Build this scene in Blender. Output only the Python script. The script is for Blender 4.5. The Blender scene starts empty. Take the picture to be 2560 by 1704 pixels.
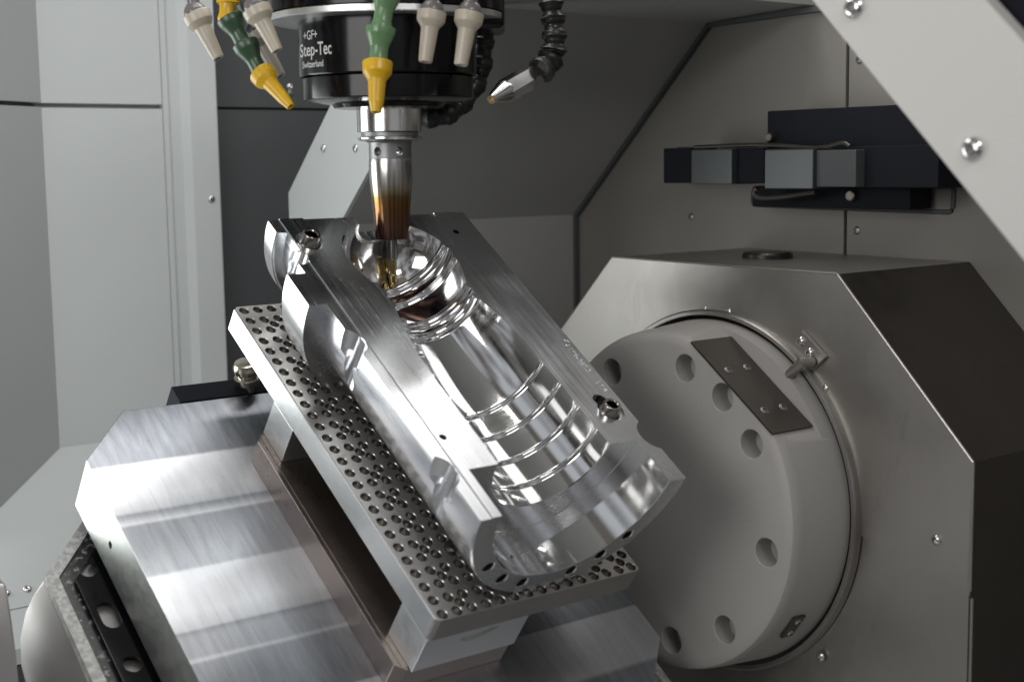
import bpy, bmesh, math, random
import numpy as np
from mathutils import Matrix, Vector
random.seed(4)
sc = bpy.context.scene
COL = sc.collection
MM = 0.001
LIFT = np.array([0, 0, 1400.0])                     # the camera stands 1.4 m above the workshop floor

# ------------------------------------------------------------------ camera
FOC = 3590.874                                      # focal length in photo pixels (2560 wide)
PITCH, ROLL = math.radians(7.0375), math.radians(-0.8463)
PSI, TH = math.radians(51.49937), math.radians(35.22716)   # heading of the rotary axis, tilt of the table
cp, sp = math.cos(PITCH), math.sin(PITCH)
_f = np.array([0, cp, -sp]); _r = np.array([1., 0, 0]); _u = np.cross(_r, _f)
CR = math.cos(ROLL) * _r + math.sin(ROLL) * _u
CU = -math.sin(ROLL) * _r + math.cos(ROLL) * _u
cam_d = bpy.data.cameras.new('camera')
cam = bpy.data.objects.new('camera', cam_d); COL.objects.link(cam)
m = Matrix.Identity(4)
for i in range(3):
    m[i][0], m[i][1], m[i][2] = CR[i], CU[i], -_f[i]
    m[i][3] = LIFT[i] * MM
cam.matrix_world = m
cam_d.sensor_width = 36; cam_d.lens = FOC / 2560 * 36
cam_d.clip_start = 0.05; cam_d.clip_end = 60
cam_d.dof.use_dof = True; cam_d.dof.focus_distance = 1.42; cam_d.dof.aperture_fstop = 5.0
sc.camera = cam

# ------------------------------------------------------------------ frames (millimetres)
VV = np.array([math.sin(PSI), math.cos(PSI), 0])            # rotary axis, away to the right
BB = np.array([math.cos(PSI), -math.sin(PSI), 0])           # across it, toward the viewer on the right
ZZ = np.array([0, 0, 1.])
UU = math.cos(TH) * BB - math.sin(TH) * ZZ                  # down the tilted table
WW = np.cross(UU, VV); WW = WW if WW[2] > 0 else -WW        # up from the tilted table
def ray(px, py):
    return (px - 1280) / FOC * CR - (py - 852) / FOC * CU + _f
P0 = ray(610.30789324, 776.78732385) * 92.50100831 * 15     # first hole of the fixture plate
class Fr:
    def __init__(s, rows, o): s.R = np.array(rows); s.O = np.array(o, float)
    def world(s, p): return s.O + np.asarray(p, float) @ s.R
    def local(s, w): return s.R @ (np.asarray(w) - s.O)
TILT = Fr([UU, VV, WW], P0 + LIFT)      # u down the table, v along the axis, w up from the plate
MACH = Fr([BB, VV, ZZ], P0 + LIFT)      # b, v, z of the machine
TOOLP = ray(974.5, 340) * 1380
SPIN = Fr([[1, 0, 0], [0, 1, 0], [0, 0, 1]], [TOOLP[0], TOOLP[1], TOOLP[2] + LIFT[2]])   # z up the spindle axis, 0 at the gripper groove

# ------------------------------------------------------------------ world and lamps
world = bpy.data.worlds.new('World'); sc.world = world; world.use_nodes = True
wn = world.node_tree.nodes; wlk = world.node_tree.links
bg = wn['Background']; bg.inputs['Strength'].default_value = .85
tc = wn.new('ShaderNodeTexCoord'); sep = wn.new('ShaderNodeSeparateXYZ'); ramp = wn.new('ShaderNodeValToRGB')
mr = wn.new('ShaderNodeMapRange'); mr.inputs[1].default_value = -1; mr.inputs[2].default_value = 1
wlk.new(tc.outputs['Generated'], sep.inputs[0]); wlk.new(sep.outputs['Z'], mr.inputs[0]); wlk.new(mr.outputs[0], ramp.inputs[0])
els = ramp.color_ramp.elements
els[0].position = 0.0; els[0].color = (0.05, 0.045, 0.04, 1)
els[1].position = 1.0; els[1].color = (0.30, 0.31, 0.32, 1)
e = els.new(0.47); e.color = (0.13, 0.125, 0.12, 1)
e = els.new(0.56); e.color = (0.26, 0.26, 0.27, 1)
wmap = wn.new('ShaderNodeMapping'); wmap.inputs['Scale'].default_value = (1.6, 1.6, .9); wmap.inputs['Location'].default_value = (3.1, .4, 1.7)
wnz = wn.new('ShaderNodeTexNoise'); wnz.inputs['Scale'].default_value = 2.6; wnz.inputs['Detail'].default_value = 1.5
wr = wn.new('ShaderNodeValToRGB'); wr.color_ramp.elements[0].position = .40; wr.color_ramp.elements[0].color = (.40, .36, .32, 1)
wr.color_ramp.elements[1].position = .62; wr.color_ramp.elements[1].color = (1.7, 1.75, 1.8, 1)
wmx = wn.new('ShaderNodeMix'); wmx.data_type = 'RGBA'; wmx.blend_type = 'MULTIPLY'; wmx.inputs[0].default_value = 1
wlk.new(tc.outputs['Generated'], wmap.inputs[0]); wlk.new(wmap.outputs[0], wnz.inputs['Vector']); wlk.new(wnz.outputs['Fac'], wr.inputs[0])
wlk.new(ramp.outputs[0], wmx.inputs[6]); wlk.new(wr.outputs[0], wmx.inputs[7]); wlk.new(wmx.outputs[2], bg.inputs[0])
sc.view_settings.view_transform = 'Standard'; sc.view_settings.look = 'None'
sc.view_settings.exposure = 0.18; sc.view_settings.gamma = 1

def area_lamp(name, fr, loc, target, sx, sy, power, color=(1, 1, 1), along=None):
    d = bpy.data.lights.new(name, 'AREA'); d.shape = 'RECTANGLE'
    d.size = sx * MM; d.size_y = sy * MM; d.energy = power; d.color = color
    o = bpy.data.objects.new(name, d); COL.objects.link(o)
    a = fr.world(loc) * MM; b = fr.world(target) * MM
    z = Vector(a - b).normalized()
    x = Vector(fr.R.T @ np.array(along if along is not None else (0, 1, 0)))
    x = (x - z * x.dot(z)).normalized(); y = z.cross(x)
    mt = Matrix.Identity(4)
    for i in range(3): mt[i][0], mt[i][1], mt[i][2], mt[i][3] = x[i], y[i], z[i], a[i]
    o.matrix_world = mt
    return o
# work lamps in the machine roof: two wide panels and two thin tubes running along the rotary axis
area_lamp('roof_lamp_panel', MACH, (-52, 160, 640), (-52, 160, 0), 620, 78, 1.2, (1, .99, .97))
area_lamp('roof_lamp_panel', MACH, (136, 160, 640), (136, 160, 0), 760, 88, 1.3, (1, .99, .97))
area_lamp('roof_lamp_tube', MACH, (8, 160, 640), (8, 160, 0), 760, 5, 0.35, (1, .97, .92))
area_lamp('roof_lamp_tube', MACH, (226, 160, 640), (226, 160, 0), 760, 6, 0.35, (1, .97, .92))
area_lamp('roof_lamp_panel', MACH, (300, 520, 640), (300, 520, 0), 320, 200, .25, (1, .99, .97))
area_lamp('left_fill_light', MACH, (-640, -540, -120), (150, 60, -60), 760, 700, 7.5, (.96, 1, .985), along=(1, 0, 0))  # unseen fill lamp added to brighten the left-facing metal
area_lamp('door_window_light', MACH, (620, -1250, 420), (150, 100, 0), 800, 600, 7, (1, .985, .96), along=(1, 0, 0))
area_lamp('front_room_light', MACH, (1250, -200, 750), (250, 150, 0), 500, 200, 3, (1, .97, .93))

# ------------------------------------------------------------------ materials
def mat(name, color, rough=.5, metal=0., grain=None, gamp=.1, bump=0., bscale=(1, 1, 1), bfreq=200, coat=0., spec=.5, wear=0., wear_scale=12, aniso=0., detail=3, scratch=0.):
    ma = bpy.data.materials.new(name); ma.use_nodes = True
    nt = ma.node_tree; N = nt.nodes; L = nt.links
    p = N['Principled BSDF']
    p.inputs['Base Color'].default_value = (*color, 1); p.inputs['Roughness'].default_value = rough
    p.inputs['Metallic'].default_value = metal; p.inputs['Coat Weight'].default_value = coat
    p.inputs['Coat Roughness'].default_value = .08
    p.inputs['Specular IOR Level'].default_value = spec
    tx = N.new('ShaderNodeTexCoord')
    def noise(scale, freq, det=3):
        mp = N.new('ShaderNodeMapping'); mp.inputs['Scale'].default_value = scale
        n = N.new('ShaderNodeTexNoise'); n.inputs['Scale'].default_value = freq; n.inputs['Detail'].default_value = det
        L.new(tx.outputs['Object'], mp.inputs[0]); L.new(mp.outputs[0], n.inputs['Vector'])
        return n.outputs['Fac']
    rsock = None
    if grain:                                     # brushed or ground marks: streaks in the roughness
        g = noise(grain, 60, 4)
        mrn = N.new('ShaderNodeMapRange'); L.new(g, mrn.inputs[0])
        mrn.inputs[1].default_value = .25; mrn.inputs[2].default_value = .75
        mrn.inputs[3].default_value = max(.01, rough - gamp); mrn.inputs[4].default_value = rough + gamp
        rsock = mrn.outputs[0]
    if wear:
        wv = noise((1, 1, 1), wear_scale, 5)
        mrw = N.new('ShaderNodeMapRange'); L.new(wv, mrw.inputs[0])
        mrw.inputs[1].default_value = .3; mrw.inputs[2].default_value = .7
        mrw.inputs[3].default_value = -wear; mrw.inputs[4].default_value = wear
        ad = N.new('ShaderNodeMath'); ad.operation = 'ADD'; ad.use_clamp = True
        if rsock is None: ad.inputs[0].default_value = rough
        else: L.new(rsock, ad.inputs[0])
        L.new(mrw.outputs[0], ad.inputs[1]); rsock = ad.outputs[0]
        mx = N.new('ShaderNodeMix'); mx.data_type = 'RGBA'
        mx.inputs[6].default_value = (*[c * .88 for c in color], 1); mx.inputs[7].default_value = (*[min(1, c * 1.06) for c in color], 1)
        L.new(wv, mx.inputs[0]); L.new(mx.outputs[2], p.inputs['Base Color'])
    if scratch:
        prev = rsock
        for ang, fq, seed in ((34, 26, 1.3), (-58, 19, 7.7), (78, 22, 4.1)):
            mp = N.new('ShaderNodeMapping'); mp.vector_type = 'TEXTURE'; mp.inputs['Rotation'].default_value = (math.radians(seed * 9), math.radians(seed * 5), math.radians(ang)); mp.inputs['Location'].default_value = (seed, seed, seed)
            mp2 = N.new('ShaderNodeMapping'); mp2.inputs['Scale'].default_value = (.16, 30, 30)
            n = N.new('ShaderNodeTexNoise'); n.inputs['Scale'].default_value = fq; n.inputs['Detail'].default_value = 1
            L.new(tx.outputs['Object'], mp.inputs[0]); L.new(mp.outputs[0], mp2.inputs[0]); L.new(mp2.outputs[0], n.inputs['Vector'])
            r_ = N.new('ShaderNodeMapRange'); r_.inputs[1].default_value = .71; r_.inputs[2].default_value = .76; r_.inputs[3].default_value = 0; r_.inputs[4].default_value = scratch
            L.new(n.outputs['Fac'], r_.inputs[0]); a_ = N.new('ShaderNodeMath'); a_.operation = 'ADD'; a_.use_clamp = True
            if prev is None: a_.inputs[0].default_value = rough
            else: L.new(prev, a_.inputs[0])
            L.new(r_.outputs[0], a_.inputs[1]); prev = a_.outputs[0]
        rsock = prev
    if rsock is not None: L.new(rsock, p.inputs['Roughness'])
    if bump:
        bn = noise(bscale, bfreq, detail)
        bp = N.new('ShaderNodeBump'); bp.inputs['Strength'].default_value = bump; bp.inputs['Distance'].default_value = .001
        L.new(bn, bp.inputs['Height']); L.new(bp.outputs[0], p.inputs['Normal'])
    if aniso: p.inputs['Anisotropic'].default_value = aniso
    return ma
M = dict(
    plate=mat('ground_aluminium_plate', (.45, .43, .41), .42, 1, grain=(3, 40, 3), gamp=.06, bump=.05, bscale=(2, 40, 2), bfreq=60, wear=.05, wear_scale=25),
    edge=mat('milled_aluminium_edge', (.80, .82, .81), .36, 1, grain=(3, 40, 3), gamp=.05, wear=.04, scratch=.09),
    pallet=mat('ground_pallet_steel', (.74, .75, .78), .13, 1, grain=(2, 60, 2), gamp=.03, bump=.006, bscale=(3, 60, 3), bfreq=60, wear=.035, wear_scale=18),
    bore=mat('bored_hole_wall', (.46, .44, .42), .3, 1, wear=.05, wear_scale=200),
    bushm=mat('dark_ground_bushing', (.40, .37, .35), .16, 1, wear=.04, wear_scale=80),
    pallet_side=mat('milled_pallet_side', (.50, .52, .50), .44, 1, grain=(2, 20, 2), gamp=.05, wear=.02),
    carbide=mat('dark_carbide_shank', (.17, .165, .16), .28, 1),
    riser=mat('hardened_riser_steel', (.42, .36, .33), .33, 1, grain=(2, 30, 2), gamp=.06, wear=.06, scratch=.09),
    mould=mat('milled_mould_aluminium', (.74, .75, .77), .23, 1, grain=(.15, 8, 8), gamp=.055, bump=.012, bscale=(.5, 30, 30), bfreq=60, wear=.04, wear_scale=20),
    polish=mat('polished_mould_cavity', (.80, .80, .80), .085, 1, grain=(8, 1, 1), gamp=.03, bump=.010, bscale=(20, 3, 3), bfreq=30, wear=.04, wear_scale=30),
    chrome=mat('bright_steel', (.72, .71, .70), .16, 1, wear=.04, wear_scale=80),
    cast=mat('light_grey_cast_paint', (.38, .366, .35), .55, 0, bump=.22, bfreq=380, wear=.10, wear_scale=9),
    castm=mat('satin_cast_aluminium', (.55, .53, .52), .42, 1, bump=.10, bfreq=350, wear=.08, wear_scale=18),
    stainless=mat('brushed_stainless_sheet', (.43, .41, .385), .40, 1, grain=(30, 30, 1.2), gamp=.08, bump=.03, bscale=(30, 30, 1), bfreq=60, wear=.07, wear_scale=7, scratch=.09),
    panel_shade=mat('panel_with_painted_shade', (.38, .40, .40), .55, 0, bump=.10, bfreq=300),  # light panel paint, darkened to carry its shade
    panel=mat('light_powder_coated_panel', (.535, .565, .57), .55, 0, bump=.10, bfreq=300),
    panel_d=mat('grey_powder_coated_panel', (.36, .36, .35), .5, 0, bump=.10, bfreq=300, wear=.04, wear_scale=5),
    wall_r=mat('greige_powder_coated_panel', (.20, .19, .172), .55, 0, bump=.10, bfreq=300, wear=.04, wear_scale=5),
    charcoal=mat('charcoal_sheet', (.072, .076, .08), .65, 0, spec=.3),
    texture=mat('orange_peel_white_paint', (.52, .51, .49), .5, 0, bump=.35, bfreq=330, detail=2),
    black=mat('glossy_black_anodise', (.004, .004, .005), .16, 0, spec=.28, wear=.04, wear_scale=30),
    rubber=mat('black_plastic', (.012, .012, .012), .35, 0, wear=.1, wear_scale=60),
    block=mat('grey_device_block', (.055, .060, .062), .35, .3),
    device=mat('dark_blue_black_housing', (.008, .009, .013), .8, 0, spec=.2),
    dark=mat('dark_gap', (.01, .01, .01), .8, 0),
    oily_shaded=mat('oiled_and_shaded_steel', (.11, .098, .088), .38, .8, wear=.08, wear_scale=25, scratch=.09),
    dullst=mat('dull_steel', (.26, .27, .27), .42, .9, wear=.06, wear_scale=30),
    beige=mat('beige_plastic', (.43, .385, .315), .33, 0, wear=.04, wear_scale=60),
    beige_shaded=mat('shaded_beige_plastic', (.17, .155, .13), .35, 0),  # beige-brown plastic with its shade put into the colour
    greyp=mat('grey_plastic', (.15, .14, .14), .22, 0),
    green=mat('green_plastic', (.12, .225, .11), .26, 0, wear=.04, wear_scale=60),
    greend=mat('dark_green_plastic', (.035, .075, .04), .3, 0, wear=.04, wear_scale=60),
    yellow=mat('yellow_plastic', (.62, .37, .010), .3, 0, wear=.04, wear_scale=60),
    orange=mat('amber_orifice', (.6, .28, .02), .3, 0),
    brass=mat('nickel_knob', (.60, .55, .46), .22, 1),
    gold=mat('gold_coated_carbide', (.26, .19, .08), .22, 1, wear=.05, wear_scale=200),
    ink=mat('black_marker_ink', (.01, .01, .012), .3, 0),
    print=mat('pale_grey_print', (.50, .50, .48), .5, 0),
    dot=mat('peened_bright_dot', (.85, .84, .82), .25, 1),
)
def tempered():                                      # heat-tinted steel of the shrink-fit holder
    ma = bpy.data.materials.new('heat_tinted_steel'); ma.use_nodes = True
    nt = ma.node_tree; N = nt.nodes; L = nt.links; p = N['Principled BSDF']
    p.inputs['Metallic'].default_value = 1; p.inputs['Roughness'].default_value = .2
    tx = N.new('ShaderNodeTexCoord'); s = N.new('ShaderNodeSeparateXYZ'); r = N.new('ShaderNodeValToRGB')
    n = N.new('ShaderNodeTexNoise'); n.inputs['Scale'].default_value = 60
    a = N.new('ShaderNodeMath'); a.operation = 'MULTIPLY_ADD'; a.inputs[1].default_value = .006
    mr2 = N.new('ShaderNodeMapRange'); mr2.inputs[1].default_value = 0.003; mr2.inputs[2].default_value = .063
    L.new(tx.outputs['Object'], s.inputs[0]); L.new(tx.outputs['Object'], n.inputs['Vector'])
    L.new(n.outputs['Fac'], a.inputs[0]); L.new(s.outputs['Z'], a.inputs[2]); L.new(a.outputs[0], mr2.inputs[0])
    L.new(mr2.outputs[0], r.inputs[0]); L.new(r.outputs[0], p.inputs['Base Color'])
    el = r.color_ramp.elements
    el[0].position = 0; el[0].color = (.13, .075, .065, 1)
    el[1].position = .92; el[1].color = (.56, .54, .52, 1)
    for ps, c in ((.15, (.19, .105, .085, 1)), (.40, (.22, .115, .06, 1)), (.58, (.25, .13, .045, 1)), (.68, (.26, .17, .08, 1)), (.80, (.48, .42, .32, 1))):
        q = el.new(ps); q.color = c
    return ma
M['temper'] = tempered()
def speckle(name, dark, light, lo, hi, rough=.4, metal=0.):
    ma = bpy.data.materials.new(name); ma.use_nodes = True
    nt = ma.node_tree; N = nt.nodes; L = nt.links; p = N['Principled BSDF']
    p.inputs['Metallic'].default_value = metal; p.inputs['Roughness'].default_value = rough
    tx = N.new('ShaderNodeTexCoord'); n = N.new('ShaderNodeTexNoise'); n.inputs['Scale'].default_value = 190; n.inputs['Detail'].default_value = 8; n.inputs['Distortion'].default_value = .5
    r = N.new('ShaderNodeValToRGB'); r.color_ramp.elements[0].position = lo; r.color_ramp.elements[1].position = hi
    r.color_ramp.elements[0].color = (*dark, 1); r.color_ramp.elements[1].color = (*light, 1)
    L.new(tx.outputs['Object'], n.inputs['Vector']); L.new(n.outputs['Fac'], r.inputs[0]); L.new(r.outputs[0], p.inputs['Base Color'])
    return ma
M['rimspeck'] = speckle('worn_cast_rim', (.27, .27, .265), (.46, .46, .45), .40, .64, .45, .3)
M['gasket'] = speckle('residue_on_black_gasket', (.012, .012, .013), (.34, .35, .35), .58, .74, .3)
def tangent_along(ma, axis, aniso):
    nt = ma.node_tree; N = nt.nodes; L = nt.links; p = N['Principled BSDF']
    c = N.new('ShaderNodeCombineXYZ'); vt = N.new('ShaderNodeVectorTransform'); vt.vector_type = 'VECTOR'; vt.convert_from = 'OBJECT'; vt.convert_to = 'WORLD'
    for i in range(3): c.inputs[i].default_value = axis[i]
    L.new(c.outputs[0], vt.inputs[0]); L.new(vt.outputs[0], p.inputs['Tangent']); p.inputs['Anisotropic'].default_value = aniso
def banded_pallet():                                  # ground lengthwise: lamp reflections stretch across the grain
    ma = mat('ground_pallet_top', (.62, .64, .67), .29, 1, grain=(1.0, 26, 2), gamp=.03, scratch=.2)
    nt = ma.node_tree; N = nt.nodes; L = nt.links; p = N['Principled BSDF']
    tangent_along(ma, PT_AXIS, .8)
    # light and dark reflection bands put into the base colour across the top
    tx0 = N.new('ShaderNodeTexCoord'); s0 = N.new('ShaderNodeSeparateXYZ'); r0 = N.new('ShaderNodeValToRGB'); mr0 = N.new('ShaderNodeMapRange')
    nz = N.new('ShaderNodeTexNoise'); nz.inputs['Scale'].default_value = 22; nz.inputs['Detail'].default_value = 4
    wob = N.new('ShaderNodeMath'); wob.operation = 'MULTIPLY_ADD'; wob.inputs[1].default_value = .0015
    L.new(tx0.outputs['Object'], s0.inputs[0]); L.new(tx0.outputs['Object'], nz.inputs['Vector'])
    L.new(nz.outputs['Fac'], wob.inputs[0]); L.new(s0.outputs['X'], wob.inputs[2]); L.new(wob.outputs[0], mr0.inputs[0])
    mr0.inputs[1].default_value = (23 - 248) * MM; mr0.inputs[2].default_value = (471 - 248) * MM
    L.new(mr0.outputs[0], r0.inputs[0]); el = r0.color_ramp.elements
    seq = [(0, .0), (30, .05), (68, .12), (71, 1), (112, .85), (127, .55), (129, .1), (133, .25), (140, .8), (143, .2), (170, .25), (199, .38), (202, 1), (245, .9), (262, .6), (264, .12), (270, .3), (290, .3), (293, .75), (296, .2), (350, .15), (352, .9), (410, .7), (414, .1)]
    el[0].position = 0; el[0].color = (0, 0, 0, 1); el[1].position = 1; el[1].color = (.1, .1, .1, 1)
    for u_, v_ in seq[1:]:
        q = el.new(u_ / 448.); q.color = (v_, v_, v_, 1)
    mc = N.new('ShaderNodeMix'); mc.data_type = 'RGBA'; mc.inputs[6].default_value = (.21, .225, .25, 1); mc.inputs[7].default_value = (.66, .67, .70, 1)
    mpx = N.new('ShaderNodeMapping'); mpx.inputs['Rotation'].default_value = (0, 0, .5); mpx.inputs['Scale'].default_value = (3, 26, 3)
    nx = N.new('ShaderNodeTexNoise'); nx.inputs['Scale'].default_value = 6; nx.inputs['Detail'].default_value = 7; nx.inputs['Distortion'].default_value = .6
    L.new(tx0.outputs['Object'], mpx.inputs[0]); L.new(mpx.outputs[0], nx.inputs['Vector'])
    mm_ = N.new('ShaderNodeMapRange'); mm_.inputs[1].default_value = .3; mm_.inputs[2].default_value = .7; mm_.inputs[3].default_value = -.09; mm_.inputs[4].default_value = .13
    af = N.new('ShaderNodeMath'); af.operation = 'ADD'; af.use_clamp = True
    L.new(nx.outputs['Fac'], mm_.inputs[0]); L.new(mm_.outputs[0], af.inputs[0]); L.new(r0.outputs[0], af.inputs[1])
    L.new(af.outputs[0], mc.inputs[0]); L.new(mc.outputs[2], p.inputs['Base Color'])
    old = p.inputs['Roughness'].links[0].from_socket
    tx = N.new('ShaderNodeTexCoord'); ad = N.new('ShaderNodeMath'); ad.operation = 'ADD'
    w1 = N.new('ShaderNodeTexWave'); w1.wave_type = 'RINGS'; w1.rings_direction = 'Z'; w1.inputs['Scale'].default_value = 130; w1.inputs['Distortion'].default_value = 3.0; w1.inputs['Detail'].default_value = 2
    mp = N.new('ShaderNodeMapping'); mp.inputs['Location'].default_value = (.10, .02, 0)
    L.new(tx.outputs['Object'], mp.inputs[0]); L.new(mp.outputs[0], w1.inputs['Vector'])
    n = N.new('ShaderNodeTexNoise'); n.inputs['Scale'].default_value = 16; n.inputs['Detail'].default_value = 5; n.inputs['Distortion'].default_value = 1.5; L.new(tx.outputs['Object'], n.inputs['Vector'])
    mrx = N.new('ShaderNodeMapRange'); mrx.inputs[1].default_value = .45; mrx.inputs[2].default_value = .75; mrx.inputs[3].default_value = .02; mrx.inputs[4].default_value = .12
    L.new(n.outputs['Fac'], mrx.inputs[0])
    m1 = N.new('ShaderNodeMath'); m1.operation = 'MULTIPLY'; L.new(w1.outputs['Fac'], m1.inputs[0]); L.new(mrx.outputs[0], m1.inputs[1])
    L.new(old, ad.inputs[0]); L.new(m1.outputs[0], ad.inputs[1]); L.new(ad.outputs[0], p.inputs['Roughness'])
    return ma
PT_AXIS = (0, 1, 0)
M['pallet'] = banded_pallet()

# ------------------------------------------------------------------ building helpers
BASE = {}
def thing(name, label, cat, fr, base=(0, 0, 0), group=None):
    o = bpy.data.objects.new(name, None); COL.objects.link(o)
    o.empty_display_size = .02
    w_ = fr.world(base) * MM
    mt = Matrix.Identity(4)
    for i in range(3):
        for j in range(3): mt[i][j] = fr.R[j][i]
        mt[i][3] = w_[i]
    o.matrix_world = mt
    if label: o['label'] = label
    if cat: o['category'] = cat
    if group: o['group'] = group
    BASE[o.name] = (fr, np.array(base, float))
    return o
def root_structure(name, fr, base=(0, 0, 0)):
    o = thing(name, None, None, fr, base); o['kind'] = 'structure'; return o
def to_mesh(name, geo):
    v, f = geo
    me = bpy.data.meshes.new(name)
    me.from_pydata([tuple(map(float, p)) for p in v], [], [tuple(map(int, q)) for q in f])
    bm = bmesh.new(); bm.from_mesh(me); bmesh.ops.recalc_face_normals(bm, faces=bm.faces); bm.to_mesh(me); bm.free()
    return me
def finish(me, smooth=35):
    if smooth:
        for p in me.polygons: p.use_smooth = True
        me.set_sharp_from_angle(angle=math.radians(smooth))
def part(name, geo, material, parent, smooth=35, label=None):
    """geo: (verts, faces) in mm in the frame of the parent thing"""
    fr, base = BASE[parent.name]
    v, f = geo
    v = (np.asarray(v, float) - base) * MM
    me = to_mesh(name, (v, f)); finish(me, smooth)
    me.materials.append(material if not isinstance(material, str) else M[material])
    o = bpy.data.objects.new(name, me); COL.objects.link(o); o.parent = parent
    if smooth: weighted(o)
    BASE[o.name] = (fr, base)
    if label: o['label'] = label
    return o
def weighted(o):
    md = o.modifiers.new('even_normals', 'WEIGHTED_NORMAL'); md.mode = 'FACE_AREA'; md.weight = 60; md.keep_sharp = True
def shared(name, me, parent, pos, rot=None, label=None):
    """part sharing mesh data, placed at pos (mm, frame coords)"""
    fr, base = BASE[parent.name]
    o = bpy.data.objects.new(name, me); COL.objects.link(o); o.parent = parent
    mt = Matrix.Translation(Vector((np.asarray(pos, float) - base) * MM))
    if rot is not None: mt = mt @ rot
    o.matrix_local = mt
    BASE[o.name] = (fr, base)
    if label: o['label'] = label
    return o
def solo(name, geo, material, fr, label, cat, group=None, smooth=35, kind=None):
    v, f = geo; v = np.asarray(v, float); base = v.mean(0); base[2] = v[:, 2].min()
    me = to_mesh(name, ((v - base) * MM, f)); finish(me, smooth)
    me.materials.append(material if not isinstance(material, str) else M[material])
    o = bpy.data.objects.new(name, me); COL.objects.link(o)
    mt = Matrix.Identity(4); w_ = fr.world(base) * MM
    for i in range(3):
        for j in range(3): mt[i][j] = fr.R[j][i]
        mt[i][3] = w_[i]
    o.matrix_world = mt
    if label: o['label'] = label
    if cat: o['category'] = cat
    if group: o['group'] = group
    if kind: o['kind'] = kind
    weighted(o)
    BASE[o.name] = (fr, base)
    return o
def merge(*gs):
    V = []; F = []; n = 0
    for v, f in gs:
        V += [tuple(p) for p in v]; F += [tuple(i + n for i in q) for q in f]; n += len(v)
    return V, F
def from_bm(bm):
    bm.verts.ensure_lookup_table()
    g = ([tuple(v.co) for v in bm.verts], [tuple(l.vert.index for l in f.loops) for f in bm.faces]); bm.free(); return g
def bev(geo, r, seg=2, ang=30):
    bm = bmesh.new(); vs = [bm.verts.new(p) for p in geo[0]]
    for q in geo[1]: bm.faces.new([vs[i] for i in q])
    bmesh.ops.recalc_face_normals(bm, faces=bm.faces); bm.edges.ensure_lookup_table()
    es = [e for e in bm.edges if len(e.link_faces) == 2 and e.calc_face_angle(0) > math.radians(ang)]
    bmesh.ops.bevel(bm, geom=es, offset=r, segments=seg, profile=.5, affect='EDGES', clamp_overlap=True)
    bm.verts.index_update()
    return from_bm(bm)
def box(lo, hi, r=0, seg=2):
    (a, b, c), (d, e_, f) = lo, hi
    v = [(a, b, c), (d, b, c), (d, e_, c), (a, e_, c), (a, b, f), (d, b, f), (d, e_, f), (a, e_, f)]
    g = (v, [(0, 3, 2, 1), (4, 5, 6, 7), (0, 1, 5, 4), (1, 2, 6, 5), (2, 3, 7, 6), (3, 0, 4, 7)])
    return bev(g, r, seg) if r else g
def prism(poly, ax, lo, hi, r=0, seg=2):
    """poly in the two axes other than ax (in order), extruded from lo to hi along ax"""
    o = [i for i in range(3) if i != ax]; n = len(poly); V = []
    for h in (lo, hi):
        for p in poly:
            q = [0, 0, 0]; q[o[0]] = p[0]; q[o[1]] = p[1]; q[ax] = h; V.append(tuple(q))
    F = [tuple(range(n))[::-1], tuple(range(n, 2 * n))] + [(i, (i + 1) % n, n + (i + 1) % n, n + i) for i in range(n)]
    g = (V, F)
    return bev(g, r, seg) if r else g
def lathe(prof, p0, p1, seg=40, cap=True):
    """prof: list of (t mm along p0->p1, radius)"""
    p0 = np.array(p0, float); d = np.array(p1, float) - p0; d /= np.linalg.norm(d)
    a = np.cross(d, [0, 0, 1] if abs(d[2]) < .9 else [1, 0, 0]); a /= np.linalg.norm(a); b = np.cross(d, a)
    V = []; F = []
    cs = [(math.cos(2 * math.pi * k / seg), math.sin(2 * math.pi * k / seg)) for k in range(seg)]
    for t, r in prof:
        c = p0 + d * t
        for x, y in cs: V.append(tuple(c + (a * x + b * y) * r))
    for i in range(len(prof) - 1):
        for k in range(seg):
            k2 = (k + 1) % seg; F.append((i * seg + k, i * seg + k2, (i + 1) * seg + k2, (i + 1) * seg + k))
    if cap:
        F.append(tuple(range(seg))[::-1]); F.append(tuple(range((len(prof) - 1) * seg, len(prof) * seg)))
    return V, F
def boolean(geo, cutters, op='DIFFERENCE', material_idx=None):
    """exact boolean on mm geometry; cutters are (verts, faces)"""
    def mk(g):
        me = to_mesh('tmp', g); b_ = bmesh.new(); b_.from_mesh(me); bmesh.ops.remove_doubles(b_, verts=b_.verts, dist=1e-4); bmesh.ops.recalc_face_normals(b_, faces=b_.faces); b_.to_mesh(me); b_.free(); o = bpy.data.objects.new('tmp', me); COL.objects.link(o); return o
    a = mk(geo); bs = [mk(c) for c in cutters]
    for b in bs:
        md = a.modifiers.new('b', 'BOOLEAN'); md.operation = op; md.object = b; md.solver = 'EXACT'
    dg = bpy.context.evaluated_depsgraph_get(); ev = a.evaluated_get(dg); me = ev.to_mesh()
    g = ([tuple(v.co) for v in me.vertices], [tuple(p.vertices) for p in me.polygons])
    if len(g[1]) < 3: print('EMPTY BOOLEAN', len(cutters))
    ev.to_mesh_clear()
    for o in [a] + bs:
        me = o.data; bpy.data.objects.remove(o); bpy.data.meshes.remove(me)
    return g
def hit(fr, px, py, ax, val):
    """where the view through photo pixel (px, py) meets the plane 'ax = val' of a frame"""
    r = fr.R @ ray(px, py); o = fr.R @ (LIFT - fr.O); t = (val - o[ax]) / r[ax]
    return o + t * r
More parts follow.
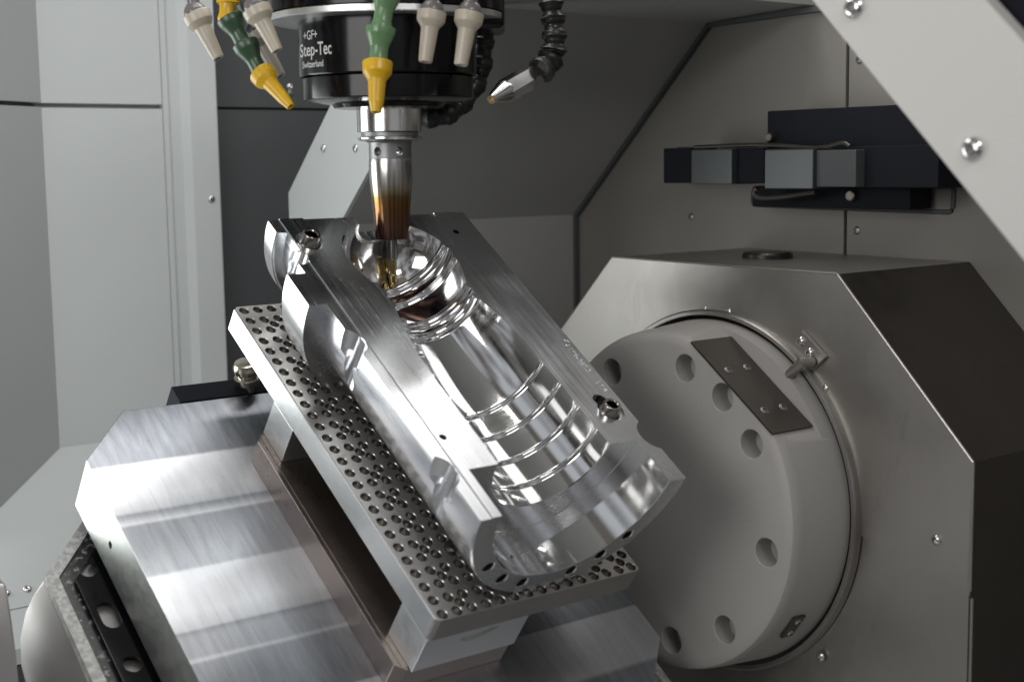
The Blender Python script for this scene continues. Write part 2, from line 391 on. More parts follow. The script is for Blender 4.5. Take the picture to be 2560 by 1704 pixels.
def screw_mesh(name, r=5.0, h=2.6, hexr=2.2, material='chrome'):
    """button head screw with hex socket, axis +z, base at 0, mm -> m"""
    pr = [(0, r), (h * .25, r), (h * .7, r * .82), (h, r * .55)]
    g = lathe([(0, .01)] + pr + [(h, hexr)], (0, 0, 0), (0, 0, 1), 20, cap=False)
    s = lathe([(h, hexr), (h * .3, hexr * .95), (h * .3, .01)], (0, 0, 0), (0, 0, 1), 6, cap=False)
    v, f = merge(g, s); me = to_mesh(name, (np.array(v) * MM, f)); finish(me, 40); me.materials.append(M[material]); return me
def rot_to(axis):
    return Vector((0, 0, 1)).rotation_difference(Vector(axis)).to_matrix().to_4x4()
SCREW = screw_mesh('screw')
SCREW_S = screw_mesh('small_screw', 3.4, 1.6, 1.6)
SCREW_L = screw_mesh('large_screw', 8.6, 4.6, 3.8)
SCREW_D = screw_mesh('dark_screw', 4.6, 1.6, 2.0, 'dullst')

# ================================================================== THE ENCLOSURE
Bw = -480.0
# left light wall: two pressed sheets with a gap between them, a folded door edge
w = root_structure('back_wall', MACH, (Bw, 100, -200))
part('panel', box((Bw - 12, -19, 217.5), (Bw, 150, 620), 1.5), 'panel', w)
part('panel', box((Bw - 12, -19, -204), (Bw, 150, 212.5), 1.5), 'panel', w)
part('backing', box((Bw - 20, -19, -215), (Bw - 12.5, 205, 620)), 'panel_d', w)
fold = [(Bw - 12, 150.5), (Bw, 150.5), (Bw, 158), (Bw - 3, 161), (Bw - 3, 176), (Bw + 4, 186), (Bw + 4, 224), (Bw - 12, 224)]
part('door_edge', prism([(a, b) for a, b in fold], 2, -420, 620, .8), 'panel', w)
shared('screw', SCREW, w, (Bw + 4, 211, 97), rot_to((1, 0, 0)))
# far left wall, its shade put into the paint colour
L0 = hit(MACH, 104, 262, 0, Bw)
dl = MACH.R @ np.array([math.sin(math.radians(19)), math.cos(math.radians(19)), 0])
nl = np.array([-dl[1], dl[0], 0]);
def lwall(z0, z1, s0=0, s1=170, t=10):
    a = np.array([L0[0], L0[1], 0]) - dl * s0; b = np.array([L0[0], L0[1], 0]) - dl * s1
    return prism([(a[0], a[1]), (b[0], b[1]), (b[0] + nl[0] * t, b[1] + nl[1] * t), (a[0] + nl[0] * t, a[1] + nl[1] * t)], 2, z0, z1, 1)
w = root_structure('left_wall', MACH, (L0[0], L0[1], -200))
part('panel', lwall(218, 620), 'panel_shade', w)
part('panel', lwall(-420, 213), 'panel_shade', w)
part('backing', lwall(190, 240, 0, 170, -4) if False else [([(x + nl[0] * 11, y + nl[1] * 11, z_) for x, y, z_ in g_[0]], g_[1]) for g_ in (lwall(150, 280),)][0], 'oily_shaded', w)
# sloping chip floor below the light wall
w = root_structure('sloping_floor', MACH, (-440, 0, -300))
part('panel', prism([(Bw - 8, -198), (-303, -340.3), (-305, -343), (Bw - 14, -203)], 1, -330, 640), 'panel', w)
part('panel', prism([(-302, -341.5), (-262, -373), (-262, -390), (-304, -390), (-304, -345)], 1, -330, 640), 'panel', w)
part('chute', prism([(-262, -392), (-262, -700), (-268, -700), (-268, -392)], 1, -330, 640), 'charcoal', w)
for v_ in (-137, -113):
    shared('screw', SCREW, w, (-320.5, v_, -326.6), rot_to((.61, 0, .79)))
# dark charcoal wall between the light wall and the housing mouth
w = root_structure('charcoal_wall', MACH, (-510, 400, -200))
part('panel', box((-520, 200, 217.5), (-506, 760, 700)), 'charcoal', w)
part('panel', box((-520, 200, -420), (-506, 760, 214)), 'charcoal', w)
part('backing', box((-526, 200, 190), (-521, 760, 240)), 'dark', w)
for x_, y_ in ((725, 216), (728, 232)):
    q = hit(MACH, x_, y_, 0, -506)
    shared('screw', SCREW_D if y_ > 220 else SCREW, w, (-506, q[1], q[2]), rot_to((1, 0, 0)))
# octagonal tunnel: pale mouth plate, grey lining, far greige wall
w = root_structure('tunnel_wall', MACH, (-220, 400, -200))
inner = [(-221, -480), (-219, 68), (27, 300), (184, 306)]
outer = [(-336, -480), (-336, 105), (-228, 211), (20, 440), (184, 446)]
part('mouth_plate', prism(outer + inner[::-1], 1, 245, 251, .8), 'panel', w)
liner_out = [(-235, -480), (-235, 76), (20, 318), (184, 322)]
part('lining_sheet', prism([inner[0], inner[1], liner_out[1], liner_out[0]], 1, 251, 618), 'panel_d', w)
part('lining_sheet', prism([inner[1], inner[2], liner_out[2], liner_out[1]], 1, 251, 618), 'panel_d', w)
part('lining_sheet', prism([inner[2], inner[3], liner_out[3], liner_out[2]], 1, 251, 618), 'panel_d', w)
for x_, y_ in ((809, 371), (889, 371)):
    q = hit(MACH, x_, y_, 1, 245); shared('screw', SCREW, w, (q[0], 245, q[2]), rot_to((0, -1, 0)))
# far wall with its slot
w = root_structure('far_wall', MACH, (100, 625, -200))
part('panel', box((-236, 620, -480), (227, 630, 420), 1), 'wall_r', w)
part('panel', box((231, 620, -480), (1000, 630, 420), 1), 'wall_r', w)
part('seam_backing', box((220, 631, -480), (240, 640, 420)), 'oily_shaded', w)
for b_, z_ in ((-7, 69), (245, 59), (245, 243)):
    shared('screw', SCREW_D, w, (b_, 620, z_), rot_to((0, -1, 0)))
# dark strip painting in the shade of the groove round the tunnel end
def ribbon(pts, half, d0, d1):
    gs = []
    for a, b in zip(pts[:-1], pts[1:]):
        a = np.array(a, float); b = np.array(b, float); t = (b - a) / np.linalg.norm(b - a); n = np.array([-t[1], t[0]]) * half
        a = a - t * half * .6; b = b + t * half * .6
        gs.append(prism([tuple(a + n), tuple(b + n), tuple(b - n), tuple(a - n)], 1, d0, d1))
    return gs
for g in ribbon([(-219, -480), (-217, 66), (27, 297), (300, 303)], 2.6, 612, 619.5):
    part('groove_shade', g, 'charcoal', w)
w = root_structure('machine_floor', MACH, (200, 0, -800))
part('floor_sheet', box((-700, -1600, -820), (1600, 900, -800)), 'panel_d', w)
w = root_structure('roof', MACH, (200, 300, 700))
part('roof_sheet', box((-560, -300, 700), (700, 760, 712)), 'panel_d', w)

# ================================================================== DIAGONAL WHITE FRAME, TOP RIGHT
t = thing('diagonal_frame', 'white orange-peel painted diagonal machine frame with button head screws, top right corner', 'frame', MACH, (640, 200, 100))
k = [(528 - 120, 255 + 123), (528, 255), (710 + 60, 68 - 62), (770 + 54, 6 + 150), (705, 206), (671 - 120, 241 + 124)]
k = [(408, 378), (770, 6), (905, 6), (551 - 20, 361 + 28)]
part('frame_sheet', prism(k, 1, 200, 216, 1.2), 'texture', t)
for x_, y_ in ((2136, 19), (2433, 373)):
    q = hit(MACH, x_, y_, 1, 200); s_ = shared('screw', SCREW_L, t, (q[0], 200, q[2]), rot_to((0, -1, 0)))
solo('dark_side_cover', prism([(560, 352), (905, 7), (1100, 7), (1100, 400), (560, 400)], 1, 222, 228), 'device', MACH,
     'black sheet behind the white diagonal frame, filling the top right corner', 'cover')

# ================================================================== TOOL SETTER ON THE FAR WALL
t = thing('tool_measuring_device', 'dark measuring unit with black housing and grey blocks in the far wall slot', 'measuring device', MACH, (150, 560, 100))
def slab_px(name, x0, y0, x1, y1, v0, v1, material, r=1.5):
    a = hit(MACH, x0, y0, 1, v0); b = hit(MACH, x1, y1, 1, v0)
    return part(name, box((a[0], v0, b[2]), (b[0], v1, a[2]), r), material, t)
slab_px('housing', 1918, 278, 2500, 405, 560, 619, 'device')
slab_px('lower_housing', 2125, 366, 2345, 470, 548, 619, 'device')
slab_px('arm_block', 1658, 371, 1727, 458, 540, 585, 'device')
slab_px('arm_block', 1727, 374, 1829, 461, 534, 585, 'block')
slab_px('arm_block', 1831, 371, 1909, 458, 542, 600, 'device')
slab_px('arm_block', 1911, 374, 2032, 473, 528, 600, 'block')
slab_px('arm_block', 2034, 376, 2139, 468, 534, 600, 'charcoal')
slab_px('carriage', 1880, 466, 2275, 524, 575, 612, 'device')
def tube(pts, r, seg=10):
    pts = [np.array(p, float) for p in pts]; V = []; F = []
    for i, p in enumerate(pts):
        d = pts[min(i + 1, len(pts) - 1)] - pts[max(i - 1, 0)]; d /= np.linalg.norm(d)
        a = np.cross(d, [0, 0, 1] if abs(d[2]) < .9 else [1, 0, 0]); a /= np.linalg.norm(a); b = np.cross(d, a)
        for k_ in range(seg): V.append(tuple(p + (a * math.cos(2 * math.pi * k_ / seg) + b * math.sin(2 * math.pi * k_ / seg)) * (r[i] if hasattr(r, '__len__') else r)))
    for i in range(len(pts) - 1):
        for k_ in range(seg):
            k2 = (k_ + 1) % seg; F.append((i * seg + k_, i * seg + k2, (i + 1) * seg + k2, (i + 1) * seg + k_))
    F.append(tuple(range(seg))[::-1]); F.append(tuple(range((len(pts) - 1) * seg, len(pts) * seg)))
    return V, F
def path_px(pts, v, n=6):
    c = [hit(MACH, x, y, 1, v) for x, y in pts]
    return spline(c, n)
def spline(c, n=6):
    c = [np.array(p, float) for p in c]; c = [2 * c[0] - c[1]] + c + [2 * c[-1] - c[-2]]; out = []
    for i in range(1, len(c) - 2):
        for k_ in range(n):
            s = k_ / n
            out.append(.5 * ((2 * c[i]) + (c[i + 1] - c[i - 1]) * s + (2 * c[i - 1] - 5 * c[i] + 4 * c[i + 1] - c[i + 2]) * s * s + (3 * c[i] - c[i - 1] - 3 * c[i + 1] + c[i + 2]) * s ** 3))
    out.append(c[-2]); return out
part('air_pipe', tube(path_px([(1893, 470), (1884, 482), (1900, 494), (1950, 493), (2040, 480)], 545), 3), 'oily_shaded', t)
part('air_pipe', tube(path_px([(1737, 368), (1900, 362), (2040, 370), (2105, 358), (2125, 366)], 538), 2.2), 'oily_shaded', t)
part('cover_lip', box((44, 545, 151.5), (132, 585, 154)), 'oily_shaded', t)
q = hit(MACH, 1927, 344, 1, 556); part('knurled_knob', lathe([(0, 5), (8, 5), (9, 4)], (q[0], 560, q[2]), (q[0], 550, q[2]), 16), 'oily_shaded', t)
q = hit(MACH, 2112, 490, 1, 560); part('clamp_screw', lathe([(0, 6), (8, 6), (9, 4.5)], (q[0], 576, q[2]), (q[0], 550, q[2]), 16), 'oily_shaded', t)
# slot rim in the far wall
wf = bpy.data.objects['far_wall']
rim = []
c = [hit(MACH, x, y, 1, 619) for x, y in ((1880, 512), (2382, 531), (2386, 467), (1885, 470))]
rr = [(c[0][0], c[0][2]), (c[1][0], c[1][2]), (c[2][0], c[2][2]), (c[3][0], c[3][2])]
pts = []
for i in range(4):
    p = np.array(rr[i]); a = np.array(rr[i - 1]) - p; b = np.array(rr[(i + 1) % 4]) - p
    a = a / np.linalg.norm(a) * 7; b = b / np.linalg.norm(b) * 7
    for s in np.linspace(0, 1, 6): pts.append(p + a * (1 - s) ** 2 + b * s ** 2)
pts.append(pts[0])
part('slot_rim', tube([(p[0], 619, p[1]) for p in pts], 2.6, 8), 'charcoal', wf)

# ================================================================== STAINLESS ROTARY HOUSING
Vh = 408.0; CB, CZ = 234.5, -198.4
t = thing('rotary_housing', 'octagonal brushed stainless housing around the big rotary disc at right', 'housing', MACH, (234, 500, -400))
oct_ = [(-69, -115), (80, 34), (388, 31), (537, -124), (537, -420), (560, -446), (560, -700), (-69, -700)]
hole = lathe([(0, 181), (80, 181)], (CB, Vh - 20, CZ), (CB, Vh + 60, CZ), 96)
def shell(poly, v0, v1, skin=1.5):
    n = len(poly); gs = []
    for i in range(n):
        a = np.array(poly[i], float); b = np.array(poly[(i + 1) % n], float); tt = (b - a) / np.linalg.norm(b - a); nn = np.array([tt[1], -tt[0]]) * skin
        gs.append(prism([tuple(a), tuple(b), tuple(b + nn), tuple(a + nn)], 1, v0, v1))
    return gs
up_ = [(-69, -115), (80, 34), (388, 31), (537, -124), (537, -242), (419, -211), (-69, -90)]
seam = [(537.0, -240.0), (405, -207)]
face = prism(oct_, 1, Vh, Vh + 2.0)
face = boolean(face, [hole])
part('front_sheet', boolean(face, [prism([(419, -211), (800, -310), (800, -1000), (-300, -1000), (-300, -211)], 1, Vh - 5, Vh + 10)]), 'stainless', t)
low = boolean(prism([(-69, -210.6), (419, -211.6), (535, -241.6), (535, -430), (556, -452), (556, -700), (-69, -700)], 1, Vh + 2.3, Vh + 4.2), [hole])
part('front_sheet', low, 'stainless', t)
sides = shell(oct_[:7], Vh + 2.2, 619, 2.0)
for i, g in enumerate(sides[:6]): part('side_sheet', g, 'oily_shaded' if i in (2, 3, 4, 5) else 'stainless', t)  # right-hand sheets coloured dark for the dark surroundings they reflect
# folded bright edges
for a, b in (((80, 34), (388, 31)), ((388, 31), (537, -124)), ((537, -124), (537, -238)), ((-69, -115), (80, 34)), ((539, -244), (539, -420)), ((539, -420), (562, -446)), ((562, -446), (562, -690))):
    part('folded_edge', tube([(a[0], Vh + 1.2, a[1]), (b[0], Vh + 1.2, b[1])], 1.5, 8), 'stainless', t)
part('cap', lathe([(0, 27), (4, 27), (6, 25)], (205, 520, 33), (205, 520, 45), 32), 'rubber', t)
for x_, y_, me in ((1762, 773, SCREW_S), (1822, 779, SCREW_S), (2064, 970, SCREW_S), (2342, 1349, SCREW), (2052, 1640, SCREW)):
    q = hit(MACH, x_, y_, 1, Vh); shared('screw', me, t, (q[0], Vh - .2 + (2.4 if q[2] < -215 and q[0] > 410 else 0), q[2]), rot_to((0, -1, 0)))
g = boolean(lathe([(0, 184), (5, 184), (7, 182), (7, 176), (0, 176)], (CB, Vh + 2, CZ), (CB, Vh - 10, CZ), 128, cap=False), []) if False else None
ring = lathe([(0, 186), (6, 186), (9, 184), (9, 180.5), (0, 180.5), (0, 186)], (CB, Vh + 1, CZ), (CB, Vh - 10, CZ), 128, cap=False)
part('seal_ring', ring, 'stainless', t)
# hose clamp bracket on the ring
bk = [hit(MACH, x, y, 1, Vh - 6) for x, y in ((2003, 826), (2062, 892), (2030, 925), (1975, 925), (1985, 905), (2020, 895), (1995, 838))]
bk_ = part('bracket', prism([(p[0], p[2]) for p in bk], 1, Vh - 5, Vh - .5, .5), 'stainless', t)
part('bracket_clip', tube([hit(MACH, 2030, 905, 1, Vh - 6), hit(MACH, 2005, 905, 1, Vh - 18), hit(MACH, 1976, 935, 1, Vh - 18), hit(MACH, 1972, 955, 1, Vh - 6)], 5.5, 10), 'stainless', t)
for x_, y_ in ((2002, 853), (2024, 881)):
    q = hit(MACH, x_, y_, 1, Vh - 5); shared('screw', SCREW, bk_, (q[0], Vh - 5, q[2]), rot_to((0, -1, 0)))

# ================================================================== ROTARY DISC
t = thing('rotary_disc', 'big light grey cast rotary disc with blind bolt holes, facing left', 'rotary table', MACH, (CB, 405, CZ))
disc = lathe([(0, 60), (0, 158), (.8, 164), (3, 167.6), (7, 169.6), (14, 170.6), (74, 176), (74, 60)], (CB, 330, CZ), (CB, 340, CZ), 160)
cuts = []
for a in (150, 120, 76, 54, 32, -10, -52, -84, -118, -150, 178):
    r = 141; x, z = CB + r * math.cos(math.radians(a)), CZ + r * math.sin(math.radians(a))
    cuts.append(lathe([(0, 14.2), (4, 14.2), (4.6, 13.6), (26, 13.6)], (x, 326, z), (x, 340, z), 32))
nrm = np.array([.59, .807]); tg = np.array([.807, -.59]); c0 = np.array([CB, CZ]) + nrm * 155.5
cuts.append(prism([tuple(c0 + tg * 130), tuple(c0 - tg * 130), tuple(c0 - tg * 130 + nrm * 60), tuple(c0 + tg * 130 + nrm * 60)], 1, 300, 386))
body = boolean(disc, [merge(*cuts[:-1])]); body = boolean(body, [cuts[-1]])
part('disc_body', body, 'cast', t, 30)
pc = [tuple(c0 + tg * 66), tuple(c0 - tg * 62), tuple(c0 - tg * 62 + nrm * 2.6), tuple(c0 + tg * 66 + nrm * 2.6)]
cp_ = part('cover_plate', prism(pc, 1, 329.0, 385, .4), 'oily_shaded', t)
for s in (-18, 38):
    for v_ in (343, 369):
        q = c0 + tg * s + nrm * 2.6; shared('screw', SCREW_D, cp_, (q[0], v_, q[1]), rot_to((nrm[0], 0, nrm[1])))
a = math.radians(-36); n2 = (math.cos(a), math.sin(a)); t2 = (-n2[1], n2[0]); rr_ = 173.8
pc = [(CB + n2[0] * (rr_ + h) + t2[0] * s, CZ + n2[1] * (rr_ + h) + t2[1] * s) for h, s in ((-1.5, -14), (1.6, -14), (1.6, 14), (-1.5, 14))]
nt_ = part('name_tag', prism(pc, 1, 358, 374, .3), 'oily_shaded', t)
for s in (-8, 8): shared('screw', SCREW_S, nt_, (CB + n2[0] * (rr_ + 1.6) + t2[0] * s, 366, CZ + n2[1] * (rr_ + 1.6) + t2[1] * s), rot_to((n2[0], 0, n2[1])))

# ================================================================== CRADLE UNDER THE PALLET
t = thing('cradle', 'cast aluminium cradle with a speckled rim below the machined pallet at lower left', 'cradle', TILT, (300, 0, -400))
outl = [(92, -164), (148, -219), (420, -219), (480, -160), (480, 320), (92, 320)]
inl = [(102, -160), (152, -208), (416, -208), (470, -156), (470, 310), (102, 310)]
def ringprism(o_, i_, lo, hi):
    n = len(o_); V = []
    for h in (lo, hi):
        for p in o_: V.append((p[0], p[1], h))
        for p in i_: V.append((p[0], p[1], h))
    F = []
    for i in range(n):
        j = (i + 1) % n
        F += [(2 * n + i, 2 * n + j, 3 * n + j, 3 * n + i), (i, n + i, n + j, j), (i, j, 2 * n + j, 2 * n + i), (n + i, 3 * n + i, 3 * n + j, n + j)]
    return V, F
def bulge(pts, hs):
    V = []; n = len(pts); cx = np.mean([p[0] for p in pts]); cy = np.mean([p[1] for p in pts])
    for h, k_ in hs:
        for p in pts: V.append((p[0] + k_ * (1 if p[0] > cx else -1) * .9, p[1] + k_ * (1 if p[1] > cy else -1), h))
    F = [(i * n + j, i * n + (j + 1) % n, (i + 1) * n + (j + 1) % n, (i + 1) * n + j) for i in range(len(hs) - 1) for j in range(n)]
    F.append(tuple(range(n))[::-1]); F.append(tuple(range((len(hs) - 1) * n, len(hs) * n)))
    return V, F
part('rim', ringprism(outl, inl, -166, -158), 'rimspeck', t)
part('hub_body', bev(bulge(outl, [(-166.2, 0), (-185, 4), (-210, 6.5), (-245, 6), (-280, 1), (-320, -10), (-420, -50)]), .8), 'castm', t, 25)
part('gasket_strip', prism([(103, -160), (152.4, -207.6), (415.6, -207.6), (415.6, -196), (158, -196), (112, -152)], 2, -165, -160.5), 'gasket', t)
br = thing('cover_sheet', 'glossy black sheet with round and oblong holes between the speckled rim and the pallet', 'cover', TILT, (250, -180, -160))
web = prism([(113, -150), (158.5, -195.6), (470, -195.6), (470, -140), (113, -140)], 2, -160, -157, .4)
def slot(u0_, u1_, v__, r):
    return prism([(u1_ + r * math.cos(a), v__ + r * math.sin(a)) for a in np.linspace(-math.pi / 2, math.pi / 2, 12)] + [(u0_ + r * math.cos(a), v__ + r * math.sin(a)) for a in np.linspace(math.pi / 2, 1.5 * math.pi, 12)], 2, -170, -150)
part('cover_body', boolean(web, [slot(149, 150, -181, 8.5), slot(196, 210, -181, 8.5), slot(258, 259, -181, 8.5)]), 'black', br)
part('lip', box((160, -197, -160), (470, -195.4, -154.5), .4), 'black', br)

# bottom-left casting in front
t = thing('bearing_housing', 'rounded light cast bearing housing cut by the bottom left corner', 'housing', MACH, (40, -290, -420))
lump = [(61, -205), (66.5, -221), (71, -238), (76, -262), (81, -300), (86, -420), (-60, -420), (-60, -205), (20, -199)]
part('housing_body', bev(prism(lump, 1, -330, -263), 3, 3), 'castm', t, 40)

# ================================================================== PALLET
t = thing('machined_pallet', 'large square machined pallet with cut corners, bright ground top with swirl marks', 'pallet', TILT, (248, 55, -150))
u0, u1, v0_, v1_, ch = 23, 471, -169, 279, 56
pal = [(u0 + ch, v0_), (u1 - ch, v0_), (u1, v0_ + ch), (u1, v1_ - ch), (u1 - ch, v1_), (u0 + ch, v1_), (u0, v1_ - ch), (u0, v0_ + ch)]
g = prism(pal, 2, -150, -92, .7)
g = boolean(g, [lathe([(0, 3.6), (30, 3.6)], (155, -175, -123), (155, -150, -123), 24), lathe([(0, 3.6), (30, 3.6)], (340, -175, -123), (340, -150, -123), 24)])
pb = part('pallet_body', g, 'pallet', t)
pb.data.materials.append(M['pallet_side'])
for p in pb.data.polygons:
    if abs(p.normal[2]) < .5: p.material_index = 1
# ================================================================== BLACK STOP BLOCK AND KNOB BEHIND
solo('black_stop_block', box((-3, -53, -135), (20, 70, -93), 1), 'device', TILT, 'black block standing behind the upper edge of the pallet', 'block')
t = thing('pull_knob', 'small polished round knob behind the left edge of the perforated plate', 'knob', TILT, (2, 12, -93))
part('knob_head', lathe([(0, 5), (9, 6), (10, 12), (13, 13.5), (17, 13.5), (18, 12), (19, 10), (21, 10), (23, 12.6), (28, 13.5), (33, 11.5), (35, 6)], (17, 24, -93), (9, 18, -70), 40), 'brass', t)

# ================================================================== RISER
t = thing('riser_block', 'long dull steel riser block lying on the pallet under the fixture plate', 'block', TILT, (245, 40, -92))
rs = [(111, -19), (383, -19), (391, -11), (391, 100), (101, 100), (101, -9)]
part('riser_body', prism(rs, 2, -91.9, -66, .6), 'riser', t)
part('base_step', box((104, -14, -66), (389, 98, -65.2)), 'riser', t)

# ================================================================== FIXTURE PLATE
t = thing('fixture_plate', 'tilted aluminium fixture plate with a dense grid of holes, standing on two feet', 'fixture plate', TILT, (195, 104, -65))
pl = [(-4, -8), (393, -8), (396.3, -4.8), (396.3, 214), (393, 217.5), (-4, 217.5), (-7, 214), (-7, -5)]
pg = prism(pl, 2, -25, 0, .5, 1)
cy = []
def hole_cut(u_, v__, r=4.7, d=11): return lathe([(0, r + .42), (.5, r + .4), (1.0, r), (d, r), (d + 2.5, .3)], (u_, v__, .5), (u_, v__, -1), 20)
for k_ in range(27):
    for j in range(15):
        if abs(k_ * 15 - 330) < 9 and abs(j * 15 - 45) < 9: continue
        cy.append(hole_cut(k_ * 15, j * 15))
for k_ in range(1, 26, 2):
    for j in range(1, 14, 2): cy.append(hole_cut(k_ * 15 + 7.5, j * 15 + 7.5, 4.5))
pg = boolean(pg, [merge(*cy)])
pg = boolean(pg, [lathe([(0, 9), (19, 9)], (329, 49, .5), (329, 49, -1), 32)])
pt = part('perforated_top', pg, 'plate', t, 30)
pt.data.materials.append(M['bore'])
for p in pt.data.polygons:
    c = p.center
    if c[2] / MM + -65 * 0 < 64.9 and abs(p.normal[2]) < .97 and 3 < c[0] / MM + 195 + 7 < 400 and -6.5 < c[1] / MM + 104 < 216 and -6 < c[0] / MM + 195 < 395: p.material_index = 1
part('side_face', prism([(-4, -8.9), (392.6, -8.9), (392.6, -8.02), (-4, -8.02)], 2, -24.9, -.6, .25, 1), 'edge', t)
fp = box((353, -8.9, -64.9), (395.2, 100, -25.1), .6)
lens = lathe([(0, 24), (10, 24)], (400, 49, -14), (388, 49, -14), 48)
part('foot', boolean(fp, [prism([(28, -34), (34, -39.5), (42, -41.5), (53, -39.5), (62, -35.5), (70, -31), (60, -30.5), (49, -32), (38, -31)], 0, 390, 400)]), 'edge', t)
part('foot', box((101.5, -8.9, -64.9), (142, 100, -25.1), .6), 'edge', t)
# marker scribble
def stroke(pts, wdt):
    c = spline([np.array([p[0], p[1], 0.]) for p in pts], 5); V = []; F = []
    for i, p in enumerate(c):
        d = c[min(i + 1, len(c) - 1)] - c[max(i - 1, 0)]; n = np.array([-d[1], d[0], 0]); n /= np.linalg.norm(n) + 1e-9
        V += [tuple(p + n * wdt / 2 + [0, 0, .06]), tuple(p - n * wdt / 2 + [0, 0, .06])]
    return V, [(2 * i, 2 * i + 1, 2 * i + 3, 2 * i + 2) for i in range(len(c) - 1)]
part('marker_writing', merge(stroke([(51, 49), (56, 51), (60, 56), (66, 66)], 5), stroke([(68, 36), (66, 40), (70, 44), (73, 41), (77, 45), (80, 56), (82, 66)], 3.2)), 'ink', t)

# ================================================================== MOULD HALF
VC, WC, RO = 104.0, 112.0, 111.8
t = thing('bottle_mould_half', 'half round polished bottle mould lying open on the perforated plate', 'mould', TILT, (195, VC, 0))
op = [(3, RO - 1.2), (4.2, RO), (125.5, RO), (388.6, RO), (390, RO - 1.2)]
def groove(prof_):
    return boolean(lathe(prof_ + [prof_[0]], (0, VC, WC), (10, VC, WC), 224, cap=False), [box((-10, -60, -60), (400, VC - 12, 300))], 'INTERSECT')
grooves = [groove([(21, 130), (21, RO - .8), (22.2, RO - 2), (23.5, 101), (49, 101), (50.3, RO - 2), (51.5, RO - .8), (51.5, 130)]), groove([(82, 130), (82, RO - .8), (83.3, RO - 2), (84.5, 101), (103, 101), (104, 97.5), (122, 97.5), (124, RO - 2), (125.5, RO - .8), (125.5, 130)])]
solid = lathe(op, (0, VC, WC), (10, VC, WC), 224)
solid = ([(p[0] , p[1], p[2]) for p in solid[0]], solid[1])
def cavR(u):
    def bump(c, w_, h): return h * math.exp(-((u - c) / w_) ** 2)
    if u < 17: return 20
    if u < 52: r = 58 * math.sqrt(max(.02, 1 - (abs(64 - u) / 51) ** 2.1))
    elif u < 74: r = 57 + 2.2 * math.sin((u - 55) / 19 * math.pi) if u > 55 else 56.6
    elif u < 114: s = (u - 74) / 40; r = 58.6 - 11.6 * s ** 1.6
    elif u < 136: r = 45.2 + 2.6 * max(0, math.sin((u - 116) / 16 * math.pi))
    elif u < 229: s = (u - 136) / 93; r = 47.2 + 13.4 * (1 - (1 - s) ** 1.9)
    else: r = 60.8
    for c, w_, h in ((53.5, 1.5, -2.2), (57.5, 1.3, -1.6), (73, 1.4, -2.2), (76.4, 1.1, -1.2), (114.5, 1.3, -2.2), (118.5, 1.2, -1.4), (132, 1.3, -2.2), (136, 1.3, -2.6), (229, 1.6, -2.0), (257.6, 1.6, -2.0), (287.4, 1.6, -2.0), (316.6, 1.6, -2.0)):
        r += bump(c, w_, h)
    return r
us = sorted(set([-6, 16.99, 17.01] + [round(x, 2) for x in np.arange(17.5, 52, 1.5)] + [round(x, 2) for x in np.arange(50, 80, .45)] + list(np.arange(80, 112, 2.5)) + [round(x, 2) for x in np.arange(112, 139, .45)] + list(np.arange(140, 226, 3.)) + [round(c + d, 2) for c in (229, 257.6, 287.4, 316.6) for d in np.arange(-3.5, 3.6, .5)] + [240, 248, 272, 300, 306, 326, 333]))
prof = [(float(u), cavR(u)) for u in us] + [(337.2, 60.9), (338, 61.7), (338, 90.2), (338.5, 91), (389.4, 91), (390.2, 91.8), (398, 91.8)]
prof = [(a + 6, r) for a, r in prof]
cav = lathe(prof, (-6, VC, WC), (4, VC, WC), 168)
top = box((-20, -60, WC), (420, 300, 260))
low1 = box((-20, -60, WC - .9), (420, 4.0, 200)); low2 = box((-20, 204, WC - .9), (420, 300, 200))
pockets = []
for side in (-1, 1):
    vc = VC + side * 120.5
    for uc in ((177, 335) if side < 0 else (335,)):
        pockets.append(lathe([(0, 19.5), (28, 19.5)], (uc, vc, 140), (uc, vc, 100), 64) if False else lathe([(0, 19.5), (51, 19.5)], (uc, vc, 140), (uc, vc, 100), 64))
        pockets.append(lathe([(0, 9), (130, 9)], (uc, VC + side * 109, 78), (uc, VC + side * 109, 60), 32) if False else lathe([(0, 8.5), (70, 8.5)], (uc + 1, VC + side * 105, 110), (uc + 1, VC + side * 105, 60), 32))
    if side > 0: continue
    pockets.append(lathe([(0, 9.5), (45, 9.5)], (60, VC + side * 107.5, 130), (60, VC + side * 107.5, 60), 40))
    pockets.append(lathe([(0, 5.5), (60, 5.5)], (60, VC + side * 104, 90), (60, VC + side * 104, 30), 24))
small = []
for a in (-140.3, -123.1, -105.8, -74.3, -56.7, -40):
    v_, w_ = VC + 100 * math.cos(math.radians(a)), WC + 100 * math.sin(math.radians(a))
    small.append(lathe([(0, 6.6), (1.6, 6.6), (2.6, 5.4), (30, 5.4)], (391.2, v_, w_), (380, v_, w_), 28))
small.append(lathe([(0, 3.4), (20, 3.4)], (299.9, 10.7, 113), (299.9, 10.7, 90), 24))
small.append(lathe([(0, 3.4), (20, 3.4)], (35.2, 187.1, 113), (35.2, 187.1, 90), 24))
small.append(lathe([(0, 13.2), (12, 13.2)], (38, 19, 113), (38, 19, 90), 40))
small.append(lathe([(0, 13.5), (14, 13.5)], (299, 196, 113), (299, 196, 90), 40))
small.append(lathe([(0, 7), (25, 7)], (285.5, 192.5, 113), (285.5, 192.5, 90), 32))
small.append(lathe([(0, 2.6), (20, 2.6)], (368, 75, 20 + 8), (366, 74, 10), 20))
small.append(box((-1, 29, WC - 1.6), (9, 85, WC + 2))); small.append(box((-1, 123, WC - 1.6), (9, 179, WC + 2)))
g = boolean(solid, grooves); g = boolean(g, [cav]); g = boolean(g, [top]); g = boolean(g, [merge(low1, low2)])
g = boolean(g, pockets); pinh = small.pop(10); g = boolean(g, [merge(*small)]); g = boolean(g, [pinh])
